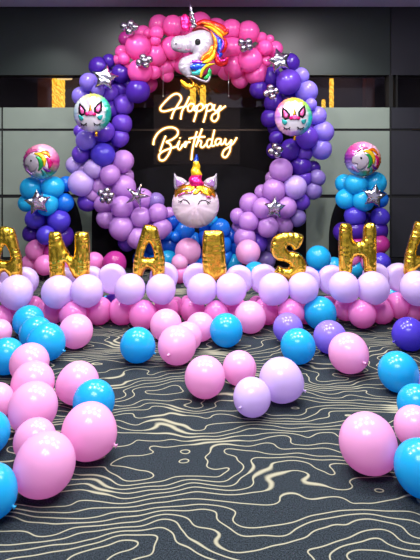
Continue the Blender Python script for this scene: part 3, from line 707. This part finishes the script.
# ------------------------------------------------------------------ neon sign
def neon():
    d = 6.70
    o = empty('neon_sign', P(196.5, 129.5, d))
    tag(o, 'warm glowing neon sign reading happy birthday on clear acrylic board inside the arch', 'neon sign')
    s = d/F
    def q(x, y): return Vector(((x-196.5)*s, 0, -(y-129.5)*s))
    m, nt, out = mat('clear_acrylic')
    t = nt.nodes.new('ShaderNodeBsdfTransparent'); p = nt.nodes.new('ShaderNodeBsdfPrincipled'); x = nt.nodes.new('ShaderNodeMixShader')
    p.inputs['Base Color'].default_value = (.08,.06,.06,1); p.inputs['Roughness'].default_value = .12
    t.inputs['Color'].default_value = (.97,.97,.97,1)
    x.inputs['Fac'].default_value = .035; p.inputs['Specular IOR Level'].default_value = .3
    nt.links.new(t.outputs[0], x.inputs[1]); nt.links.new(p.outputs[0], x.inputs[2]); nt.links.new(x.outputs[0], out.inputs[0])
    a, b = q(153.5,164.5), q(240,94.5)
    V, Fc = box(a.x, b.x, .022, .028, a.z, b.z)
    link('acrylic_board', mesh_of(V, Fc, False), m, o)
    m2, nt, out = mat('neon_tube')
    e = nt.nodes.new('ShaderNodeEmission'); e.inputs['Color'].default_value = (1,.70,.30,1); e.inputs['Strength'].default_value = 4.2
    nt.links.new(e.outputs[0], out.inputs[0])
    m3, nt, out = mat('halo_glow')  # emissive volume imitating the halo of light round the tubes
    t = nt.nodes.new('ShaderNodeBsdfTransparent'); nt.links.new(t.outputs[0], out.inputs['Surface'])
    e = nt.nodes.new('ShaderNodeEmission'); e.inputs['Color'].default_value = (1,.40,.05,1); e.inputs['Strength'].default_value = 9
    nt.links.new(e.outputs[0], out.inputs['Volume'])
    c1 = lambda pts: [(156+x/10.5, 88+y/10.5) for x, y in pts]
    c2 = lambda pts: [(190+x/10.5, 88+y/10.5) for x, y in pts]
    c3 = lambda pts: [(150+x/10.5, 122+y/10.5) for x, y in pts]
    c4 = lambda pts: [(180+x/10.5, 122+y/10.5) for x, y in pts]
    c5 = lambda pts: [(202+x/10.5, 122+y/10.5) for x, y in pts]
    letters = [
     [c1([(160,325),(185,250),(235,170),(264,115),(252,76),(215,60),(165,80),(100,140),(50,200),(50,235),(90,245),(170,225),(260,205),(330,190)]), c1([(352,92),(318,165),(275,240),(258,330)])],
     [c1([(402,172),(362,165),(335,200),(342,240),(375,235),(402,180),(396,225),(420,240)])],
     [c2([(40,235),(72,185),(70,250),(38,355)]), c2([(72,200),(110,165),(138,185),(128,225),(85,245)])],
     [c2([(140,215),(178,175),(168,265),(140,362)]), c2([(178,195),(210,165),(238,188),(225,230),(175,243)])],
     [c2([(240,205),(258,175),(250,220),(280,240),(322,185)]), c2([(325,185),(300,250),(295,310),(262,350),(228,332),(235,285),(290,250),(340,215),(374,188)])],
     [c3([(35,242),(45,180),(90,110),(160,65),(240,58),(290,90),(285,140),(230,185),(172,208),(208,228),(220,270),(195,340),(150,398),(105,398),(95,350),(130,312),(200,282),(280,258)]), c3([(165,145),(135,220),(105,310)])],
     [c3([(280,258),(310,198),(292,262),(312,288),(345,235)]), c3([(313,163),(319,172)])],
     [c4([(30,255),(62,205),(52,268),(70,225),(95,208),(105,218)])],
     [c4([(178,98),(148,205),(128,310),(120,400)]), c4([(90,178),(170,160),(265,155)])],
     [c4([(232,70),(200,160),(165,262)]), c4([(168,250),(200,198),(224,205),(215,252),(240,265),(275,230)])],
     [c4([(338,185),(298,185),(280,228),(300,265),(338,225)]), c4([(362,80),(338,190),(332,248),(365,245)])],
     [c5([(198,180),(162,178),(140,212),(158,242),(196,205),(198,180),(198,235),(228,222)])],
     [c5([(228,222),(250,175),(245,215),(265,238),(312,185)]), c5([(312,190),(300,240),(290,310),(250,370),(215,352),(230,300),(290,255),(330,220),(366,162)])],
    ]
    for strokes in letters:
        V, Fc, V2, F2 = [], [], [], []
        for st in strokes:
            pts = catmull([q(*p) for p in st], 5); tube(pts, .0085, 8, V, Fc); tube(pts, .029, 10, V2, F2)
        nl = link('neon_letter', mesh_of(V, Fc), m2, o)
        link('tube_halo', mesh_of(V2, F2), m3, nl)  # wide glowing sleeve added round the tube for its halo
    wm = princ('steel_wire', (190,185,190), .3, 1)
    for wx, ty in ((163,66), (228.7,72)):
        p0, p1 = q(wx, 96), q(wx, ty)
        v, f = tube([p0+Vector((0,.018,0)), p1+Vector((0,.018,0))], .0025, 6)
        w = link('hanging_wire', mesh_of(v, f), wm, o)
        v, f = tube([p0+Vector((0,.01,0)), p0+Vector((0,.036,0))], .010, 10); link('wire_bolt', mesh_of(v, f), wm, w)
neon()

# ------------------------------------------------------------------ arch stand (hoop behind the balloons)
stand = empty('arch_stand', (P(199,143,7.14).x, 7.14, 0))
tag(stand, 'thin black metal hoop stand behind the round balloon arch', 'stand')
black = princ('black_metal', (18,18,20), .4, .6)
s7 = 7.14/F; cz = P(199,143,7.14).z
V, Fc = tube([Vector((97*s7*math.sin(t/64*2*math.pi), .22, cz+97*s7*math.cos(t/64*2*math.pi))) for t in range(64)], .015, 8, closed=True)
link('hoop', mesh_of(V, Fc), black, stand)
for sx in (-1, 1):
    V, Fc = box(sx*.5-.03, sx*.5+.03, -.0, .255, 0, .03); link('foot', mesh_of(V, Fc, False), black, stand)
    V, Fc = tube([Vector((sx*.5,.22,.02)), Vector((sx*.5,.22,cz-math.sqrt((97*s7)**2-.25)))], .015, 8); link('upright', mesh_of(V, Fc), black, stand)

# ------------------------------------------------------------------ thin black sheets with arched tops, behind the arch and towers
bmat = princ('black_sheet', (10,9,13), .7, spec=.12)
def sheet(px, halfw, top, pw, d, label):
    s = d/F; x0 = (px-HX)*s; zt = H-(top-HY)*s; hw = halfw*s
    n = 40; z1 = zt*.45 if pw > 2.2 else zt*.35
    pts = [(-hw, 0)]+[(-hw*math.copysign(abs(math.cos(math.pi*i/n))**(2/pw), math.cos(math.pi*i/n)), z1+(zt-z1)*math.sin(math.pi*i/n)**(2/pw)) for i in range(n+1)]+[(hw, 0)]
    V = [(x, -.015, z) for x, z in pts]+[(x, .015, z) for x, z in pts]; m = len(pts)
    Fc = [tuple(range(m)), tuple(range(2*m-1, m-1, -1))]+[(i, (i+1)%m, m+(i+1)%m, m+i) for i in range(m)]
    o = link('arched_sheet', mesh_of(V, Fc, False), bmat, None, (x0, d, .0))
    tag(o, label, 'backdrop board', 'black arched sheets')
sheet(199, 107, 165, 2.6, 7.42, 'widest black arched board standing behind the round balloon arch')
sheet(56.5, 26, 186, 2, 7.3, 'black arched board standing behind the left tower')
sheet(357, 28, 186, 2, 7.3, 'black arched board standing behind the right tower')

# ------------------------------------------------------------------ room
WZ = 7.75
def WX(px): return (px-HX)/F*WZ
def WH(py): return H-(py-HY)/F*WZ
def struct(o, parent=None): o['kind'] = 'structure'; return o
mw_dark = princ('dark_wall_panel', (38,38,45), .45, noise=.12, nscale=1.5)
mw_up = princ('upper_wall_panel', (38,45,43), .36, noise=.1, nscale=1.2)
mw_lt = princ('grey_wall_panel', (132,142,132), .42, noise=.06, nscale=1.5)
mw_blk = princ('black_wall_panel', (9,6,9), .5, spec=.08, noise=.12, nscale=2)
mw_back = princ('wall_core', (12,12,14), .7)
XL, XR = WX(-150), WX(570)
CZ = WH(6.5)
zs1, zs0 = WH(75), WH(107.5)
V, Fc = box(XL, XR, WZ+.02, WZ+.2, 0, zs0); box(XL, XR, WZ+.02, WZ+.2, zs1, CZ, V, Fc)
wall = struct(link('wall_back', mesh_of(V, Fc, False), mw_back))
rows = [(107.5,128.5,'lt'),(131,194.5,'lt'),(198,257,'lt')]
cols = [(-150,1,'s'),(3,92,'s'),(93.5,304,'c'),(305.5,389.5,'s'),(391.5,570,'d')]
for y0, y1, k in rows:
    for x0, x1, c in cols:
        mm = {'up':{'s':mw_up,'c':mw_up,'d':mw_dark}, 'lt':{'s':mw_lt,'c':mw_blk,'d':mw_dark}}[k][c]
        V, Fc = box(WX(x0), WX(x1), WZ, WZ+.02, WH(y1), WH(y0))
        struct(link('wall_panel', mesh_of(V, Fc, False), mm, wall))
for x0, x1, mm in ((-150,389.8,mw_up),(391.3,570,mw_dark)):
    V, Fc = box(WX(x0), WX(x1), WZ, WZ+.02, WH(75), WH(7.8))
    struct(link('wall_panel', mesh_of(V, Fc, False), mm, wall))
seam = princ('metal_seam', (80,68,60), .4, 1)
V, Fc = box(WX(93.5), WX(304), WZ-.002, WZ+.01, WH(130.6), WH(129.4)); struct(link('trim_1', mesh_of(V, Fc, False), seam))
V, Fc = box(WX(412), WX(570), WZ-.002, WZ+.01, WH(129.8), WH(128.8)); struct(link('trim_2', mesh_of(V, Fc, False), seam))
V, Fc = box(XL, XR, WZ-.03, WZ+.02, 0, WH(258)); struct(link('baseboard_back', mesh_of(V, Fc, False), princ('baseboard', (20,20,22), .4)))
# room behind the window strip
brown = princ('brown_timber', (92,50,26), .5, noise=.3, nscale=2)
V, Fc = box(XL, XR, WZ+1.7, WZ+1.8, zs0-.3, zs1+.6); box(XL, XR, WZ+.2, WZ+1.8, zs0-.35, zs0-.3, V, Fc); box(XL, XR, WZ+.2, WZ+1.8, zs1+.6, zs1+.65, V, Fc)
box(XL, XR, WZ+.15, WZ+.2, zs1-.02, zs1+.65, V, Fc)
struct(link('wall_beyond', mesh_of(V, Fc, False), princ('dark_timber', (46,28,20), .5, noise=.3, nscale=2)))
gm, nt, out = mat('window_glass')
t = nt.nodes.new('ShaderNodeBsdfTransparent'); t.inputs['Color'].default_value = (.8,.8,.82,1); g = nt.nodes.new('ShaderNodeBsdfGlossy'); g.inputs['Roughness'].default_value = .05; x = nt.nodes.new('ShaderNodeMixShader')
x.inputs['Fac'].default_value = .05
nt.links.new(t.outputs[0], x.inputs[1]); nt.links.new(g.outputs[0], x.inputs[2]); nt.links.new(x.outputs[0], out.inputs[0])
V, Fc = box(XL, XR, WZ+.10, WZ+.11, zs0, zs1); win = struct(link('window_1', mesh_of(V, Fc, False), gm))
V, Fc = box(WX(391)-.03, WX(391)+.03, WZ, WZ+.15, zs0, zs1); struct(link('window_mullion', mesh_of(V, Fc, False), mw_back, win))
V, Fc = box(WX(397)-.01, WX(397)+.01, WZ, WZ+.15, zs0, zs1); struct(link('window_mullion', mesh_of(V, Fc, False), mw_back, win))
# timber posts and lit amber crystal columns beyond the glass
dz = WZ+.75
def BX(px): return (px-HX)/F*dz
for px, w, lab_ in ((38,13,'brown timber post beyond the glass left of the amber column'), (376,9,'brown timber post beyond the glass near the right tower')):
    V, Fc = box(BX(px-w/2), BX(px+w/2), dz+.3, dz+.5, zs0-.29, zs1+.59)
    tag(link('timber_post', mesh_of(V, Fc, False), brown), lab_, 'post', 'timber posts beyond the glass')
am, nt, out = mat('amber_crystal')
e = nt.nodes.new('ShaderNodeEmission'); tc = nt.nodes.new('ShaderNodeTexCoord'); w = nt.nodes.new('ShaderNodeTexWave'); w.inputs['Scale'].default_value = 9; w.inputs['Distortion'].default_value = 12
w.bands_direction = 'DIAGONAL'
r = nt.nodes.new('ShaderNodeValToRGB'); r.color_ramp.elements[0].color = lin((235,150,15)); r.color_ramp.elements[1].color = lin((255,222,80))
nt.links.new(tc.outputs['Object'], w.inputs['Vector']); nt.links.new(w.outputs['Fac'], r.inputs['Fac']); nt.links.new(r.outputs['Color'], e.inputs['Color']); e.inputs['Strength'].default_value = 1.7
nt.links.new(e.outputs[0], out.inputs[0])
def amber(px, w, y0, y1, label, n=1):
    o = empty('amber_column', (BX(px), dz, H-(y1-HY)/F*dz))
    hgt = (y1-y0)/F*dz; ww = w/F*dz
    for i in range(n):
        cx = (i-(n-1)/2)*ww/n
        V, Fc = [], []; m = 24; k = 10
        for a in range(m+1):
            r0 = ww/n*.5*(1+.10*math.sin(a*1.9+i))
            if a == m: r0 *= .6
            for b in range(k):
                an = 2*math.pi*b/k+a*.25; V.append((cx+r0*math.cos(an), r0*math.sin(an), hgt*a/m))
        for a in range(m):
            for b in range(k): Fc.append((a*k+b, a*k+(b+1)%k, (a+1)*k+(b+1)%k, (a+1)*k+b))
        Fc.append(tuple(range(k))); Fc.append(tuple(m*k+b for b in range(k)))
        link('crystal_strand', mesh_of(V, Fc), am, o)
    tag(o, label, 'column lamp', 'lit amber columns beyond the glass')
amber(58.5,13,74,125,'widest lit amber crystal column beyond the glass, left of the arch',3)
amber(193,6,84,125,'lit amber crystal column beyond the glass, left one above the neon sign')
amber(203,6,85,125,'lit amber crystal column beyond the glass, right one above the neon sign')
amber(331.5,4.5,77,125,'slender lit amber crystal column beyond the glass, right of the arch')
amber(323.5,4,99.5,125,'short lit amber lamp beyond the glass beside the slender column')
V, Fc = tube([Vector((BX(68), dz-.2, zs1+.02)), Vector((BX(68), dz-.2, zs1+.035))], [.12,.12], 20)
tag(link('ceiling_lamp', mesh_of(V, Fc), princ('lamp_glow', (255,220,160), emit=(255,215,150), es=1.2)), 'small round ceiling lamp beyond the glass above the widest amber column', 'lamp')

# floor with contour-line carpet
fm, nt, out = mat('contour_carpet')
N = nt.nodes; L = nt.links
tc = N.new('ShaderNodeTexCoord'); 
def mth(op, a, b=None, c=None):
    m = N.new('ShaderNodeMath'); m.operation = op
    for i, v in enumerate((a, b, c)):
        if v is None: continue
        if hasattr(v, 'is_output'): L.new(v, m.inputs[i])
        else: m.inputs[i].default_value = v
    return m.outputs[0]
def field(dx, dy):
    """Height of the contour pattern at a point shifted by (dx, dy)."""
    a = N.new('ShaderNodeVectorMath'); a.operation = 'ADD'; L.new(tc.outputs['Object'], a.inputs[0]); a.inputs[1].default_value = (dx, dy, 0)
    mp = N.new('ShaderNodeMapping'); mp.inputs['Scale'].default_value = (.62,1.0,1); L.new(a.outputs[0], mp.inputs['Vector'])
    o = None
    for scl, amp in ((1.5, 12.5), (3.6, 5.6), (9.5, 2.1)):
        n1 = N.new('ShaderNodeTexNoise'); n1.inputs['Scale'].default_value = scl; n1.inputs['Detail'].default_value = 0
        L.new(mp.outputs[0], n1.inputs['Vector'])
        o = mth('MULTIPLY_ADD', n1.outputs['Fac'], amp, o) if o is not None else mth('MULTIPLY', n1.outputs['Fac'], amp)
    sp = N.new('ShaderNodeSeparateXYZ'); L.new(a.outputs[0], sp.inputs[0])
    return mth('MULTIPLY_ADD', sp.outputs['Y'], 14.0, o)
eps = .004
f0 = field(0,0); gx = mth('DIVIDE', mth('SUBTRACT', field(eps,0), f0), eps); gy = mth('DIVIDE', mth('SUBTRACT', field(0,eps), f0), eps)
grad = mth('MAXIMUM', mth('SQRT', mth('ADD', mth('MULTIPLY', gx, gx), mth('MULTIPLY', gy, gy))), 4.0)
tri = mth('DIVIDE', mth('ABSOLUTE', mth('SUBTRACT', mth('FRACT', f0), .5)), grad)      # metres to the nearest line
n2 = N.new('ShaderNodeTexNoise'); n2.inputs['Scale'].default_value = 2.2; n2.inputs['Detail'].default_value = 1; L.new(tc.outputs['Object'], n2.inputs['Vector'])
fat = N.new('ShaderNodeMapRange'); L.new(n2.outputs['Fac'], fat.inputs['Value']); fat.inputs['From Min'].default_value = .58; fat.inputs['From Max'].default_value = .68
fat.inputs['To Min'].default_value = .0044; fat.inputs['To Max'].default_value = .022
ss = N.new('ShaderNodeMapRange'); ss.interpolation_type = 'SMOOTHSTEP'; L.new(tri, ss.inputs['Value']); L.new(fat.outputs[0], ss.inputs['From Max']); ss.inputs['From Min'].default_value = .002
ss.inputs['To Min'].default_value = 1; ss.inputs['To Max'].default_value = 0
sn = N.new('ShaderNodeTexNoise'); sn.inputs['Scale'].default_value = 160; sn.inputs['Detail'].default_value = 2; L.new(tc.outputs['Object'], sn.inputs['Vector'])
cr = N.new('ShaderNodeValToRGB'); cr.color_ramp.elements[0].position = .35; cr.color_ramp.elements[0].color = lin((16,22,26)); cr.color_ramp.elements[1].position = .7; cr.color_ramp.elements[1].color = lin((52,62,70))
L.new(sn.outputs['Fac'], cr.inputs['Fac'])
mx = N.new('ShaderNodeMix'); mx.data_type = 'RGBA'; L.new(ss.outputs[0], mx.inputs['Factor']); L.new(cr.outputs['Color'], mx.inputs['A']); mx.inputs['B'].default_value = lin((150,148,126))
b = N.new('ShaderNodeBsdfPrincipled'); b.inputs['Roughness'].default_value = .95; b.inputs['Specular IOR Level'].default_value = .15
L.new(mx.outputs['Result'], b.inputs['Base Color'])
bp = N.new('ShaderNodeBump'); bp.inputs['Strength'].default_value = .3; bp.inputs['Distance'].default_value = .004; L.new(sn.outputs['Fac'], bp.inputs['Height']); L.new(bp.outputs[0], b.inputs['Normal'])
L.new(b.outputs[0], out.inputs[0])
V, Fc = box(XL, XR, -1.5, WZ+.2, -.1, 0); struct(link('floor', mesh_of(V, Fc, False), fm))
V, Fc = box(XL, XR, -1.5, WZ+.2, CZ, CZ+.1); struct(link('ceiling', mesh_of(V, Fc, False), princ('ceiling_paint', (226,218,250), .6)))
wm = princ('side_wall', (90,88,96), .6, noise=.05)
V, Fc = box(XL-.1, XL, -1.5, WZ+.2, 0, CZ); struct(link('wall_left', mesh_of(V, Fc, False), wm))
V, Fc = box(XR, XR+.1, -1.5, WZ+.2, 0, CZ); struct(link('wall_right', mesh_of(V, Fc, False), wm))

# ------------------------------------------------------------------ light
def area(x, y, z, size, watts, col=(1,.97,.98), rot=(0,0,0), spot=None):
    l = bpy.data.lights.new('downlight', 'AREA'); l.shape = 'DISK'; l.size = size; l.energy = watts; l.color = col
    o = bpy.data.objects.new('downlight', l); COL.objects.link(o); o.location = (x,y,z); o.rotation_euler = rot
    return o
for x, y, w in [(-1.9,3.6,60),(-.6,3.6,60),(.7,3.6,60),(2.0,3.6,60),(-1.5,5.4,55),(0,5.2,45),(1.5,5.4,55)]:
    area(x, y, CZ-.03, .22, w)
for x, y in [(-.9,.9),(-.1,.6),(.1,1.3),(-.6,1.5),(.6,.9)]:
    area(x, y, CZ-.03, .16, 26)
def spot(x, y, z, tx, ty, tz, w, ang, blend, col=(1,1,1)):
    l = bpy.data.lights.new('wall_washer', 'SPOT'); l.energy = w; l.spot_size = math.radians(ang); l.spot_blend = blend; l.color = col; l.shadow_soft_size = .08
    o = bpy.data.objects.new('wall_washer', l); COL.objects.link(o); o.location = (x,y,z)
    o.rotation_euler = (Vector((tx,ty,tz))-Vector((x,y,z))).to_track_quat('-Z','Y').to_euler()
spot(WX(45), 6.3, CZ-.05, WX(45), WZ, 1.6, 120, 75, .8, (.93,1,.95))
spot(WX(335), 6.3, CZ-.05, WX(335), WZ, 1.6, 120, 75, .8, (.93,1,.95))
area(WX(45), WZ+1.0, zs1+.5, .3, 6, (1,.6,.3)); area(WX(380), WZ+1.0, zs1+.5, .3, 3, (1,.5,.25)); area(WX(200), WZ+1.0, zs1+.5, .3, 6, (1,.55,.25))
w = bpy.data.worlds.new('world'); sc.world = w; w.use_nodes = True
w.node_tree.nodes['Background'].inputs[0].default_value = (.62,.60,.80,1); w.node_tree.nodes['Background'].inputs[1].default_value = .55

# ------------------------------------------------------------------ camera
cam = bpy.data.cameras.new('camera'); co = bpy.data.objects.new('camera', cam); COL.objects.link(co)
co.location = (0,0,H); co.rotation_euler = (math.radians(90),0,0)
cam.sensor_fit = 'HORIZONTAL'; cam.sensor_width = 36; cam.lens = 36*F/420; cam.shift_y = -(280-HY)/420
cam.clip_end = 60
sc.camera = co
sc.view_settings.view_transform = 'Standard'; sc.view_settings.look = 'None'; sc.view_settings.gamma = 1; sc.view_settings.use_curve_mapping = False
sc.view_settings.exposure = 0.25
sc.cycles.use_denoising = True
